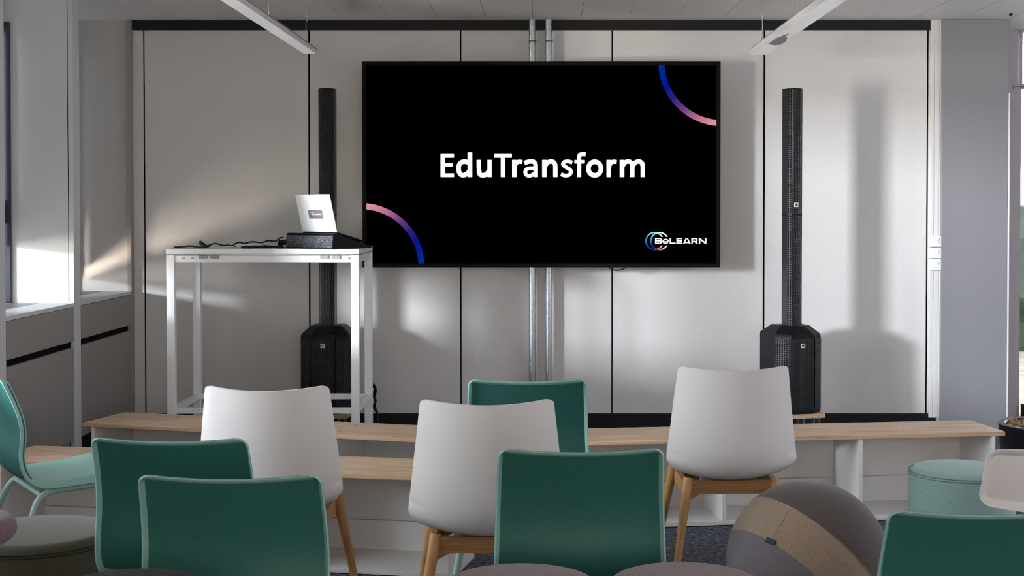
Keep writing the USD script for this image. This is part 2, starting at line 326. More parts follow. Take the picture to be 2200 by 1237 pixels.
# left window wall: bays of sill cabinet between fins
MOD = 1.105; FT = 0.11
fins = [7.80 - i * MOD for i in range(0, 5)]        # near face of each fin
SILL = 0.885
wl = setting('wall_left')
for i, y in enumerate(fins):
    obj('fin', bx(XL - 0.12, XC - 0.031, y, y + FT, 0, CZ), 'fin_paint', wl)
    obj('fin_nosing', rbx(XC - 0.028, XC, y - 0.0, y + FT, 0, CZ, 0.002), 'fin_paint', wl)
    obj('fin_joint', bx(XC - 0.032, XC - 0.027, y + 0.001, y + FT, 0, CZ), 'joint_black', wl)
obj('spandrel', bx(XL - 0.12, XL, -2.4, YW, 0, SILL - 0.02), 'wall_paint', wl)
obj('lintel', bx(XL - 0.12, XL, -2.4, YW, 2.42, CZ), 'wall_paint', wl)
obj('blank_wall', bx(XL - 0.12, XL, -2.4, fins[-1] + FT, SILL - 0.02, 2.42), 'wall_paint', wl)
bays = [(7.80 + FT, YW - 0.01)] + [(fins[i + 1] + FT, fins[i]) for i in range(len(fins) - 1)]
for n, (ya, yb) in enumerate(bays, 1):
    w = setting(f'window_{n}', (XL, 0, 0))
    zs = SILL
    obj('window_frame', cat_([bx(-0.09, -0.03, ya, ya + 0.05, zs, 2.42), bx(-0.09, -0.03, yb - 0.05, yb, zs, 2.42), bx(-0.09, -0.03, ya, yb, zs - 0.02, zs + 0.012), bx(-0.09, -0.03, ya, yb, 2.37, 2.42)]), 'window_frame_dark', w)
    obj('pane', bx(-0.064, -0.060, ya + 0.05, yb - 0.05, zs + 0.012, 2.37), 'pane_glass', w)
    obj('window_handle', rbx(-0.03, 0.0, yb - 0.05, yb - 0.03, 1.32, 1.45, 0.004), 'black_plastic', w)
    if n <= 2: obj('jamb_cover', rbx(-0.03, 0.040, yb - 0.024, yb - 0.001, zs + 0.001, 2.42, 0.003), 'window_frame_dark', w)
    if n <= 2:                                     # lowered slatted blinds in the two far bays
        z = 1.22 if n == 2 else 1.0
        obj('blind_rail', rbx(-0.028, 0.0, ya + 0.02, yb - 0.062, z - 0.02, z, 0.003), 'blind_grey', w)
        while z < 2.40:
            s = bx(-0.026, 0.016, ya + 0.02, yb - 0.062, -0.001, 0.001)
            s.apply_transform(trimesh.transformations.rotation_matrix(math.radians(-76), (0, 1, 0))); s.apply_translation((-0.02, 0, z + 0.02))
            obj('blind_slat', s, 'blind_grey', w); z += 0.036
for n, (ya, yb) in enumerate(bays):
    c = thing('sill_cabinet', ['grey two-panel sill cabinet in the far corner bay beside the wall panels', 'grey two-panel sill cabinet with bright sunlit top under the slit window'][n] if n < 2 else 'grey two-panel sill cabinet nearer the camera along the window wall', 'cabinet', (0, 0, 0), 0,
              None if n < 2 else 'sill cabinets outside the picture along the window wall')
    if n > 2: stage.RemovePrim(c.GetPath()); continue
    g = 0.004
    obj('top', rbx(XL, XC + 0.0, ya + g, yb - g, SILL - 0.022, SILL, 0.002), 'fin_paint', c, label='pale cabinet top')
    obj('upper_panel', rbx(XC - 0.02, XC - 0.001, ya + g + 0.008, yb - g, 0.675, SILL - 0.024, 0.002), 'cabinet_grey', c)
    obj('body', bx(XL + 0.02, XC - 0.0205, ya + g, yb - 0.0005, 0.13, SILL - 0.023), 'joint_black', c)
    obj('lower_panel', rbx(XC - 0.02, XC - 0.001, ya + g + 0.008, yb - g, 0.13, 0.640, 0.002), 'cabinet_grey', c)
    obj('plinth', bx(XL + 0.05, XC - 0.06, ya + g, yb - g, 0, 0.13), 'black_trim', c)
    gr = [rbx(XL + 0.06 + 0.012 * 0, XL + 0.20, y, y + 0.009, SILL - 0.0005, SILL + 0.003, 0.001, 1) for y in np.arange(ya + 0.05, yb - 0.06, 0.018)]
    for gm in gr[:70]: obj('vent_slat', gm, 'steel', c)
# glazed door to the right of the column, and the rest of the shell
d1 = setting('door_1', (0, 9.35, 0))
dx = lambda px: at(px, 445, 9.35)[0]
dz = lambda py: at(VPX, py, 9.35)[2]
obj('door_frame', rbx(dx(2150), dx(2186), 0, 0.07, 0, dz(42), 0.004), 'door_lilac', d1)
obj('stile', rbx(dx(2186), dx(2194), 0.012, 0.06, 0.0, dz(182), 0.003), 'door_lilac', d1)
obj('transom', cat_([rbx(dx(2174), dx(2600), -0.012, 0.07, dz(186), dz(181), 0.003), rbx(dx(2174), dx(2600), -0.02, 0.07, dz(191), dz(187), 0.003)]), 'door_lilac', d1)
obj('top_rail', rbx(dx(2186), dx(2600), 0, 0.06, dz(67), dz(42), 0.003), 'door_lilac', d1)
obj('glazing_bar', cat_([bx(dx(2193), dx(2600), 0.02, 0.035, dz(y + 0.5), dz(y - 0.5)) for y in (91, 125, 156)] + [bx(dx(2190), dx(2194.5), 0.0, 0.05, dz(182), dz(66))]), 'door_lilac', d1)
obj('bottom_rail', rbx(dx(2186), dx(2600), 0.01, 0.06, 0, dz(905), 0.003), 'door_lilac', d1)
obj('pane', bx(dx(2190), dx(2600), 0.03, 0.035, dz(905), dz(67)), 'pane_glass', d1)
obj('door_handle', rbx(dx(2195), dx(2198.5), -0.05, 0.0, dz(897), dz(866), 0.004), 'black_plastic', d1, label='black door handle')
obj('closer_rail', cat_([rbx(dx(2175), dx(2600), -0.03, 0.0, dz(47), dz(44.5), 0.002), rbx(dx(2185), dx(2600), -0.03, 0.0, dz(43), dz(40), 0.002)]), 'steel', d1, label='bright metal rail')
obj('wall_right', bx(RX, RX + 0.1, -2.4, 9.6, 0, CZ), 'wall_paint', kind='structure')
obj('wall_back_right', bx(cx0 + 0.02, dx(2152), 9.36, 9.46, 0, CZ), 'wall_paint', kind='structure')
obj('wall_rear', bx(XL - 0.1, RX + 0.1, -2.5, -2.4, 0, CZ), 'wall_paint', kind='structure')
w6 = setting('window_6', (0.6, -2.4, 1.7))      # unseen glazing added round the rear fill light, behind the camera
for x in (-2.55, -0.86, 0.82, 2.49): obj('window_frame', bx(x, x + 0.06, 0.0, 0.05, -0.82, 0.82), 'white_plastic', w6)
for z in (-0.82, 0.76): obj('window_frame', bx(-2.55, 2.55, 0.0, 0.05, z, z + 0.06), 'white_plastic', w6)
obj('pane', bx(-2.5, 2.5, 0.005, 0.012, -0.78, 0.78), 'pane_glass', w6)
w7 = setting('window_7', (RX, 4.6, 1.5))         # unseen glazing added round the fill light on the right-hand side
for y in (-2.66, -0.9, 0.86, 2.60): obj('window_frame', bx(-0.03, 0.0, y, y + 0.06, -1.0, 1.0), 'white_plastic', w7)
for z in (-1.0, 0.94): obj('window_frame', bx(-0.03, 0.0, -2.66, 2.66, z, z + 0.06), 'white_plastic', w7)
obj('pane', bx(-0.012, -0.005, -2.6, 2.6, -0.95, 0.95), 'pane_glass', w7)
obj('terrain_gravel', bx(-30, 30, 9.7, 40, -0.25, -0.2), 'gravel', kind='structure')
hg = trimesh.creation.box((9, 1.2, 1.6)).subdivide().subdivide().subdivide().subdivide(); hg.vertices += 0.25 * (meshkit.noise(hg.vertices * 4)[:, None] - 0.5) * np.array([1, 1, 1]); hg.apply_translation((6.5, 16.5, 0.6))
hd_ = thing('hedge', 'dark green hedge outside, seen through the glazed door', 'hedge'); obj('foliage', hg, 'hedge_green', hd_)
obj('terrain_lawn', bx(-60, XL - 0.2, -60, 40, -12.1, -12.0), 'lawn', kind='structure')

# ------------------------------------------------------------------ pipes
for px, lab in ((1143.5, 'left one of the two galvanised pipes behind the television'), (1178.5, 'right one of the two galvanised pipes behind the television')):
    p = thing('pipe', lab, 'pipe', (at(px, 445, 8.86)[0], 8.86, 0))
    obj('pipe_run', cyl((0, 0, 0.0), (0, 0, CZ - 0.001), 0.0215, n=32), 'galvanised', p, 40)
    for z in (0.30, 2.44): obj('clip', cat_([ring((0, 0, z), 0.0225, 0.004, 32, 6), bx(-0.006, 0.006, 0.02, 0.058, z - 0.01, z + 0.01)]), 'steel', p, 40)

# ------------------------------------------------------------------ television
TY = 8.70
ts = lambda px: at(px, 353.5, TY)[0]
tzc = lambda py: at(VPX, py, TY)[2]
tv = thing('television', 'large black wall television showing the white EduTransform title', 'television', (ts(1163), TY, tzc(353.5)))
S = (ts(1538) - ts(788)) / 750.0
hw, hh = 385 * S, 221 * S; sw, sh = 376 * S, 212.6 * S
fr = m3.Manifold.batch_hull([m3.Manifold.sphere(0.003, 12).translate((x, y, z)) for x in (-hw + .003, hw - .003) for y in (.003, .042) for z in (-hh + .003, hh - .003)])
fr -= m3.Manifold.cube((2 * sw, 0.02, 2 * sh), True).translate((0, 0.0, 0))
obj('frame', tri(fr), 'tv_black', tv, 30)
obj('screen', bx(-sw, sw, 0.004, 0.009, -sh, sh), 'screen_black', tv)
obj('back_box', rbx(-0.8, 0.8, 0.045, 0.09, -0.4, 0.4, 0.01), 'tv_black', tv)
for z in (-0.2, 0.2): obj('mount_bracket', bx(-0.16, 0.16, 0.09, 0.13, z - 0.03, z + 0.03), 'steel', tv)
def scr(px, py): return ((px - 1163) * S, -(py - 353.5) * S)
def arcpoly(c, r0, r1):
    return Point(*c).buffer(r1, 128).difference(Point(*c).buffer(r0, 128)).intersection(sbox(-sw, -sh, sw, sh))
stops = [(0.0, srgb(226, 150, 158)), (0.18, srgb(190, 115, 150)), (0.40, srgb(110, 62, 132)), (0.58, srgb(45, 35, 130)), (0.75, srgb(4, 22, 140)), (1.0, srgb(0, 45, 160))]
cA = scr(774.3, 573.5); rA = 137.4 * S
arc_material('arc_lower', scr(787, 450), scr(906, 566), stops)
obj('screen_arc', extr(arcpoly(cA, rA - 13 * S, rA), 0.0008), 'arc_lower', tv, loc=(0, 0.004, 0), label='pink to blue arc in the lower left of the screen')
arc_material('arc_upper', scr(1539, 257), scr(1420, 141), stops)
obj('screen_arc', extr(arcpoly((-cA[0], -cA[1]), rA - 13 * S, rA), 0.0008), 'arc_upper', tv, loc=(0, 0.004, 0), label='blue to pink arc in the upper right of the screen')

def chaikin(p, n=3):
    p = np.array(p, float)
    for _ in range(n):
        q = np.vstack([[0.75 * a + 0.25 * b, 0.25 * a + 0.75 * b] for a, b in zip(p[:-1], p[1:])]).reshape(-1, 2); p = np.vstack([p[:1], q, p[-1:]])
    return p
def ell(cx, cy, rx, ry, a0=0, a1=360, n=48):
    a = np.radians(np.linspace(a0, a1, n)); return np.c_[cx + rx * np.cos(a), cy - ry * np.sin(a)]
def strokes(parts, rnd):
    out = []
    for pts, w, curve in parts:
        p = chaikin(pts) if curve else np.array(pts, float)
        out.append(LineString(p).buffer(w, cap_style='flat', join_style='round' if curve else 'mitre'))
    u = unary_union(out); return u.buffer(-rnd).buffer(2 * rnd).buffer(-rnd)
w = 21
LET = {
 'E': [([(217, 130), (217, 340)], w, 0), ([(200, 147), (319, 147)], 17, 0), ([(200, 230), (307, 230)], 16, 0), ([(200, 323), (319, 323)], 17, 0)],
 'd': [([(464, 114), (464, 340)], w, 0), ([(464, 218), (445, 205), (415, 197), (382, 205), (360, 235), (360, 285), (378, 318), (405, 325), (435, 312), (464, 282)], w, 1)],
 'u': [([(545, 182), (545, 275), (550, 315), (580, 326), (610, 318), (641, 282)], w, 1), ([(642, 182), (642, 340)], w - 1, 0)],
 'T': [([(685, 147), (845, 147)], 17, 0), ([(765, 140), (765, 340)], w, 0)],
 'r': [([(867, 182), (867, 340)], w, 0), ([(868, 250), (880, 215), (905, 198), (940, 202)], w - 2, 1)],
 'a': [([(958, 212), (990, 200), (1035, 194), (1060, 215), (1062, 250), (1062, 340)], w - 1, 1), ([(1062, 261), (1010, 257), (968, 272), (966, 312), (995, 332), (1035, 320), (1062, 292)], w - 4, 1)],
 'n': [([(1141, 182), (1141, 340)], w, 0), ([(1141, 250), (1165, 208), (1205, 193), (1237, 212), (1240, 250), (1240, 340)], w - 1, 1)],
 's': [([(1394, 208), (1360, 195), (1318, 200), (1305, 228), (1345, 255), (1385, 278), (1378, 315), (1335, 330), (1291, 314)], w - 4, 1)],
 'f': [([(1456, 340), (1456, 175), (1458, 140), (1485, 128), (1516, 134)], w - 2, 1), ([(1413, 200), (1508, 200)], 16, 0)],
 'o': [(ell(1598, 262, 57, 62), w, 0)],
 'r2': [([(1726, 182), (1726, 340)], w, 0), ([(1727, 250), (1739, 215), (1764, 198), (1798, 202)], w - 2, 1)],
 'm': [([(1846, 182), (1846, 340)], w, 0), ([(1846, 250), (1868, 208), (1905, 193), (1938, 212), (1940, 250), (1940, 340)], w - 1, 1), ([(1940, 250), (1962, 208), (2000, 193), (2032, 212), (2035, 250), (2035, 340)], w - 1, 1)],
}
def place(poly, k, ox, oy):
    """lettering drawn in zoomed pixels (k per photo pixel, origin ox, oy) -> screen metres"""
    a = S / k; return affinity.affine_transform(poly, [a, 0, 0, -a, (ox - 1163) * S, -(oy - 353.5) * S])
for ch, pr in LET.items():
    obj('title_letter', extr(place(strokes(pr, 4), 4.2308, 900, 300), 0.0008), 'screen_white', tv, loc=(0, 0.004, 0))
v = 11
BE = {
 'B': [([(533, 396), (533, 493)], v + 1, 0), ([(522, 406), (600, 406), (622, 409), (626, 424), (620, 441), (600, 443), (540, 443)], v - 1, 1), ([(540, 443), (605, 443), (630, 448), (632, 464), (622, 480), (600, 482), (522, 482)], v - 1, 1)],
 'e': [([(652, 457), (752, 457)], 9, 0), (ell(701, 452, 45, 33, 0, 318), v - 1, 0)],
 'L': [([(779, 396), (779, 493)], v + 1, 0), ([(768, 482), (866, 482)], v, 0)],
 'E': [([(889, 396), (889, 493)], v + 1, 0), ([(880, 406), (976, 406)], v - 1, 0), ([(880, 444), (970, 444)], v - 1, 0), ([(880, 482), (976, 482)], v, 0)],
 'A': [([(997, 497), (1046, 396)], v, 0), ([(1057, 396), (1108, 497)], v, 0), ([(1040, 402), (1064, 402)], 6, 0), ([(1015, 472), (1090, 472)], 9, 0)],
 'R': [([(1139, 396), (1139, 493)], v + 1, 0), ([(1128, 406), (1195, 406), (1220, 411), (1224, 428), (1216, 447), (1195, 452), (1140, 452)], v - 1, 1), ([(1185, 450), (1226, 496)], v + 1, 0)],
 'N': [([(1264, 396), (1264, 493)], v + 1, 0), ([(1258, 400), (1370, 489)], v + 1, 0), ([(1365, 396), (1365, 493)], v + 1, 0)],
}
clipband = sbox(500, 396, 1400, 493)
BEPOLY = {c: strokes(p, 1.5).intersection(clipband) for c, p in BE.items()}
R1 = Point(515, 447).buffer(153, 64).difference(Point(515, 447).buffer(131, 64)).difference(sbox(560, 378, 760, 519))
R2 = Point(597, 447).buffer(153, 64).difference(Point(597, 447).buffer(131, 64)).difference(sbox(640, 378, 800, 519))
LOGO_C = (560, 447)
for R in (R1, R2):
    p = affinity.affine_transform(R, [S / 7.731, 0, 0, -S / 7.731, -LOGO_C[0] * S / 7.731, LOGO_C[1] * S / 7.731])
    lc = ((1340 + LOGO_C[0] / 7.731 - 1163) * S, 0.004, -(460 + LOGO_C[1] / 7.731 - 353.5) * S)
    obj('logo_ring', extr(p, 0.0008), 'ring_light', tv, loc=lc)
for c, p in BEPOLY.items():
    obj('logo_letter', extr(place(p, 7.731, 1340, 460), 0.001), 'screen_white', tv, loc=(0, 0.004, 0))
hd = thing('cable', 'thin black cable drooping below the television', 'cable', at(1305, 573, 8.76))
pts = [at(x, y, 8.76) - at(1305, 573, 8.76) for x, y in ((1305, 568), (1312, 577), (1324, 580.5), (1337, 578.5), (1346, 572), (1348, 566))]
obj('cord', tube(smoothpts(pts, 6), 0.0035, 8), 'cable_black', hd, True)

# ------------------------------------------------------------------ pendant lamps
def lamp(name, edge_in, edge_out, end, wires, lab, side):
    """box luminaire along y; side=+1 when its lit flank faces +x"""
    yE = 8.45
    a = at(*edge_in, yE); b = at(*edge_out, yE)      # upper inner edge and lower outer edge at the far end
    w_, h_ = abs(a[0] - b[0]), abs(a[2] - b[2])
    l = thing(name, lab, 'pendant lamp', (a[0], yE, a[2]))
    x0, x1 = (-w_, 0) if side > 0 else (0, w_)
    Lh = 3.4
    body = Polygon([(x0, -h_), (x0, -0.006), (x1, -0.006), (x1, -h_ * 0.55), (x1, -h_)])
    bm = trimesh.creation.extrude_polygon(body, Lh, engine='earcut'); bm.apply_transform(trimesh.transformations.rotation_matrix(math.pi / 2, (1, 0, 0)))
    obj('housing', bm, 'lamp_white', l)
    obj('diffuser', bx(min(x0, x1) + 0.003, max(x0, x1) - w_ * 0.0 - 0.003, -Lh + 0.004, -0.004, -h_ - 0.0015, -h_ - 0.0002), 'lamp_diffuser', l, label='pale underside with an added glow')
    obj('top_rail', bx(x0 + 0.004, x1 + 0.001, -Lh, 0.01, -0.006, 0.002), 'lamp_edge', l, label='thin dark top edge')
    obj('end_cap', bx(x0 + 0.002, x1 - 0.002, -0.001, 0.006, -h_ + 0.002, -0.006), 'lamp_white', l)
    for yy in wires:
        pt = tube(smoothpts([(x1 * 0.5 + x0 * 0.5, yy, 0.0), (x1 * .5 + x0 * .5 - 0.006 * side, yy, 0.09), (x1 * .5 + x0 * .5, yy, CZ - a[2])], 6), 0.0022, 6)
        wv = obj('suspension_wire', pt, 'steel', l, True)
        for zz in (0.012, 0.15): obj('wire_clip', cyl((x1 * .5 + x0 * .5, yy, zz), (x1 * .5 + x0 * .5, yy, zz + 0.016), 0.005, n=10), 'steel', wv, 40)
    return l
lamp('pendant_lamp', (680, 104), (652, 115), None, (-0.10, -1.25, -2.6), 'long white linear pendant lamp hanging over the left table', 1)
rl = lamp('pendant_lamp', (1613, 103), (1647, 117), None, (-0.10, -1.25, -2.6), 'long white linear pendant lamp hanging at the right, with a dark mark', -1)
# dark blotch under the right lamp
hz = at(1613, 103, 8.45)[2] - at(1647, 117, 8.45)[2]
bl = Polygon([(0.015, 0), (0.06, 0.05), (0.085, 0.02), (0.092, -0.12), (0.07, -0.30), (0.05, -0.36), (0.045, -0.50), (0.012, -0.28)])
bmz = trimesh.creation.extrude_polygon(bl, 0.0012, engine='earcut'); bmz.apply_translation((0, -0.55, -hz - 0.003))
obj('dark_mark', bmz, 'grey_plastic', rl, label='dark patch on the lamp underside')

# ------------------------------------------------------------------ column loudspeakers
def octo(w2, d, ch, zs):
    """plan outline with chamfered front corners, front at -d/2; loft of (z, inset)"""
    V, n = [], 6
    for z, i in zs:
        a, c = w2 - i, max(ch - i * 0.3, 0.004); f, b = -d / 2 + i, d / 2 - i
        V += [(-a, b, z), (a, b, z), (a, f + c, z), (a - c, f, z), (-a + c, f, z), (-a, f + c, z)]
    V = np.array(V); Fc = []
    for k in range(len(zs) - 1):
        for j in range(n):
            q = (j + 1) % n; Fc += [(k * n + j, (k + 1) * n + q, k * n + q), (k * n + j, (k + 1) * n + j, (k + 1) * n + q)]
    e = (len(zs) - 1) * n
    for j in range(1, n - 1): Fc += [(0, j, j + 1), (e, e + j + 1, e + j)]
    t = trimesh.Trimesh(V, Fc, process=False); t.fix_normals()
    return t
HK = {'H': [([(8, 6), (8, 30)], 2.4, 0), ([(18, 6), (18, 30)], 2.4, 0), ([(8, 18), (18, 18)], 2.4, 0)],
      'K': [([(25, 6), (25, 30)], 2.4, 0), ([(36, 5), (27, 18), (36, 31)], 2.4, 0)]}
def badge(parent, x, y, z, s=0.028):
    k = s / 42.0
    b = obj('badge', rbx(x - s / 2, x + s / 2, y - 0.003, y, z - s / 2, z + s / 2, 0.001, 1), 'badge_white', parent, label='small pale square badge with HK')
    for L in HK.values():
        obj('badge_letter', extr(affinity.affine_transform(strokes(L, 0.2), [k, 0, 0, -k, x - 22 * k, z + 20 * k]), 0.0006), 'cable_black', b, loc=(0, y - 0.003, 0))
def speaker(px, y, rot, lab, dlab, col_badge):
    x = at(px, 800, y)[0]
    Z = lambda py: at(px, py, y - 0.13)[2]
    zd = Z(889)                                      # top of the dolly board
    d = thing('dolly', dlab, 'dolly', (x, y, 0), rot)
    obj('board', rbx(-0.15, 0.145, -0.15, 0.16, zd - 0.026, zd, 0.002), 'oak_plank', d)
    for sx in (-0.105, 0.105):
        for sy in (-0.105, 0.115):
            c = obj('caster', cat_([cyl((sx - 0.012, sy, 0.038), (sx + 0.012, sy, 0.038), 0.038, n=24)]), 'blue_wheel', d, 40)
            obj('caster_fork', cat_([bx(sx - 0.02, sx - 0.014, sy - 0.018, sy + 0.018, 0.03, zd - 0.027), bx(sx + 0.014, sx + 0.02, sy - 0.018, sy + 0.018, 0.03, zd - 0.027), bx(sx - 0.02, sx + 0.02, sy - 0.02, sy + 0.02, zd - 0.033, zd - 0.026)]), 'steel', c)
    s = thing('column_speaker', lab, 'loudspeaker', (x, y, zd), rot)
    z1 = Z(719) - zd; z2 = Z(704) - zd + 0.006; zt_ = Z(186.5) - zd; zm = Z(462) - zd
    obj('subwoofer_body', octo(0.148, 0.30, 0.075, [(0.0, 0.006), (0.006, 0.0), (z1 - 0.012, 0.0), (z1, 0.004), (z2, 0.055)]), 'black_plastic', s)
    # perforated grille plates: front and two chamfers
    zf0, zf1 = 0.02, z1 - 0.022; f = -0.15; w2 = 0.148; ch = 0.075
    obj('grille', bx(-w2 + ch + 0.003, w2 - ch - 0.003, f - 0.004, f + 0.001, zf0, zf1), 'speaker_grille', s)
    for sg in (-1, 1):
        g = bx(-ch * 0.66, ch * 0.66, -0.004, 0.001, zf0, zf1)
        g.apply_transform(trimesh.transformations.rotation_matrix(math.radians(45 * sg), (0, 0, 1))); g.apply_translation((sg * (w2 - ch / 2), f + ch / 2, 0))
        obj('grille', g, 'speaker_grille', s)
    obj('lower_column', octo(0.047, 0.10, 0.022, [(z2, 0.0), (zm - 0.006, 0.0)]), 'speaker_grille', s)
    obj('joint_collar', octo(0.0475, 0.101, 0.022, [(zm - 0.006, 0.0), (zm + 0.006, 0.0)]), 'black_plastic', s)
    obj('upper_column', octo(0.047, 0.10, 0.022, [(zm + 0.006, 0.0), (zt_ - 0.004, 0.0)]), 'speaker_grille', s)
    obj('column_cap', octo(0.0475, 0.101, 0.022, [(zt_ - 0.004, 0.0), (zt_, 0.002)]), 'black_plastic', s)
    badge(s, 0.0, f - 0.004, Z(742) - zd, 0.026)
    if col_badge: badge(s, 0.0, -0.05, Z(440) - zd, 0.026)
    return x, zd
xr, zd = speaker(1702, 8.48, 14, 'black column loudspeaker at the right with an HK badge on its column', 'wooden dolly on blue casters under the right loudspeaker', True)
xl, zd = speaker(704.5, 8.62, -3, 'black column loudspeaker standing behind the white high table', 'wooden dolly under the loudspeaker behind the white table', True)
pc = thing('cable', 'black power cable hanging down the loudspeaker behind the table', 'cable', (0, 0, 0))
P_ = [(738, 706, 8.45), (748, 716, 8.44), (752, 745, 8.44), (751, 790, 8.44), (756, 830, 8.42), (765, 860, 8.42), (770, 893, 8.42)]
e_ = at(770, 893, 8.42); obj('cord', tube(smoothpts([at(*p) for p in P_] + [np.array([e_[0] + 0.01, 8.42, 0.06]), np.array([e_[0] - 0.05, 8.40, 0.005]), np.array([e_[0] - 0.2, 8.38, 0.005])], 6), 0.004, 8), 'cable_black', pc, True)
pc = thing('cable', 'tangled black cables on the wall beside the right table leg', 'cable', (0, 0, 0))
for o in (0, 1, 2):
    P_ = [(800 - o, 824 + 4 * o, 8.80), (806 + o, 836, 8.78), (801 + 2 * o, 850 + 2 * o, 8.80), (808 - o, 862, 8.77), (802 + 2 * o, 872 + o, 8.78), (809 + o, 886, 8.78)]
    e_ = at(*P_[-1]); obj('cord', tube(smoothpts([at(*p) for p in P_] + [np.array([e_[0], 8.76, 0.05]), np.array([e_[0] + 0.03 * o, 8.72, 0.006]), np.array([e_[0] + 0.12 + 0.05 * o, 8.70, 0.006])], 6), 0.005, 8), 'cable_black', pc, True)

# ------------------------------------------------------------------ white high table
YF, YR = 7.72, 8.30
tb = thing('high_table', 'tall white metal-framed table carrying the laptop, left of the television', 'table', (at(357, 535, YF)[0], YF, 0))
ox = at(357, 535, YF)[0]; tw = at(771, 535, YF)[0] - ox; td = YR - YF + 0.045
zt = at(357, 535, YF)[2]; Zf = lambda py: at(400, py, YF)[2]; L_ = 0.044
obj('tabletop', rbx(-0.001, tw + 0.001, -0.006, td, Zf(546), zt, 0.003), 'white_metal', tb)
for x in (0.0, tw - L_):
    for y in (0.0, td - L_):
        lg = obj('leg', rbx(x, x + L_, y, y + L_, 0.012, Zf(548), 0.003), 'white_metal', tb)
        obj('foot_glide', cyl((x + L_ / 2, y + L_ / 2, 0), (x + L_ / 2, y + L_ / 2, 0.012), 0.016), 'black_plastic', lg)
zr0, zr1 = Zf(563.5), Zf(549)
for y in (0.008, td - 0.032): obj('top_rail', rbx(L_, tw - L_, y, y + 0.024, zr0, zr1, 0.002), 'white_metal', tb)
for x in (0.006, tw - 0.034): obj('top_rail', rbx(x, x + 0.028, L_, td - L_, zr0, zr1, 0.002), 'white_metal', tb)
zs0, zs1 = Zf(889), Zf(876.5)
for y in (0.006, td - 0.038): obj('foot_rail', rbx(L_, tw - L_, y, y + 0.032, zs0 - 0.0, zs1, 0.002), 'white_metal', tb)
for x in (0.006, tw - 0.038): obj('foot_rail', rbx(x, x + 0.032, L_, td - L_, zs0, zs1, 0.002), 'white_metal', tb)
for px in (388, 396, 404, 423, 720, 739, 755):
    pass
for px in (393, 413, 730, 750):
    p = at(px, 554.5, YF) - np.array([ox, YF, 0]); obj('bolt', cyl((p[0], 0.008, p[2]), (p[0], 0.004, p[2]), 0.0065, n=16), 'steel', tb, 40)
for px in (437, 462, 698, 722):
    p = at(px, 551, YF) - np.array([ox, YF, 0]); obj('bracket', rbx(p[0] - 0.026, p[0] + 0.022, 0.0, 0.0085, p[2] - 0.011, p[2] + 0.006, 0.003), 'grey_plastic', tb, label='grey fixing bracket')

# laptop riser, laptop, second laptop, cables
ZT = zt
r0 = atz(612, 533, ZT); ang = -38.0
p0 = at(614, 533, 7.93); p0[2] = ZT
c_, s_ = math.cos(math.radians(ang)), math.sin(math.radians(ang))
# width along local x (to the right and slightly forward), depth along local y (to the right and away)
RW = (at(723, 533, 7.85)[0] - p0[0]) / c_
RD = (at(803, 533, 8.0)[0] - at(723, 533, 7.85)[0]) / (-s_)
RH = at(650, 500.5, 7.93)[2] - ZT
st = thing('laptop_stand', 'black wedge laptop stand with a dotted grey front on the table', 'laptop stand', p0, ang)
wedge = Polygon([(0, 0), (0.006, RH - 0.01), (0.014, RH), (0.03, RH + 0.001), (RD * 0.96, 0.010), (RD, 0.006), (RD, 0.0)])
wm = trimesh.creation.extrude_polygon(wedge, RW, engine='earcut')           # (y, z) profile extruded along x
wm.apply_transform(np.array([[0, 0, 1, 0], [1, 0, 0, 0], [0, 1, 0, 0], [0, 0, 0, 1.0]]))
obj('wedge', wm, 'black_plastic', st, 30)
fp = bx(0.004, RW - 0.002, -0.0015, 0.0, 0.006, RH - 0.012); fp.apply_transform(trimesh.transformations.rotation_matrix(-math.atan2(0.006, RH - 0.01), (1, 0, 0)))
obj('dotted_panel', fp, 'stand_pattern', st, label='grey panel of pale dots')
obj('front_lip', tube(np.array([(0.02, RD, 0.008), (RW - 0.02, RD, 0.008)]), 0.008, 12), 'black_plastic', st, True)
# laptop: hinge near the top edge, screen tipped towards the viewer
hx0, hx1 = RW * 0.27, RW * 1.0
lt = thing('laptop', 'open white laptop with a dark BeLEARN sticker on its lid', 'laptop', p0 + np.array([0, 0, 0]), ang)
LW = hx1 - hx0; tilt = math.radians(15); slope = math.atan2(RH - 0.01, RD)
LHh = (at(660, 422, 7.93)[2] - at(660, 501, 7.93)[2]) / math.cos(tilt)
def put(m, rx, loc):
    m.apply_transform(trimesh.transformations.rotation_matrix(rx, (1, 0, 0))); m.apply_translation(loc); return m
hinge = (hx0, 0.032, RH + 0.008)
lid = obj('lid', put(rbx(0, LW, 0.0, 0.006, 0, LHh, 0.0025), tilt, hinge), 'silver_lid', lt)
obj('display', put(bx(0.008, LW - 0.008, 0.0061, 0.0066, 0.012, LHh - 0.008), tilt, hinge), 'screen_black', lid)
obj('base', put(rbx(0, LW, 0, min(0.22, RD * 0.75), -0.009, 0.0, 0.003), -slope, (hx0, 0.036, RH + 0.009)), 'black_plastic', lt, label='dark base half')
obj('keyboard', put(bx(0.02, LW - 0.02, 0.03, min(0.22, RD * .75) - 0.08, 0.0001, 0.001), -slope, (hx0, 0.036, RH + 0.009)), 'black_plastic', lt)
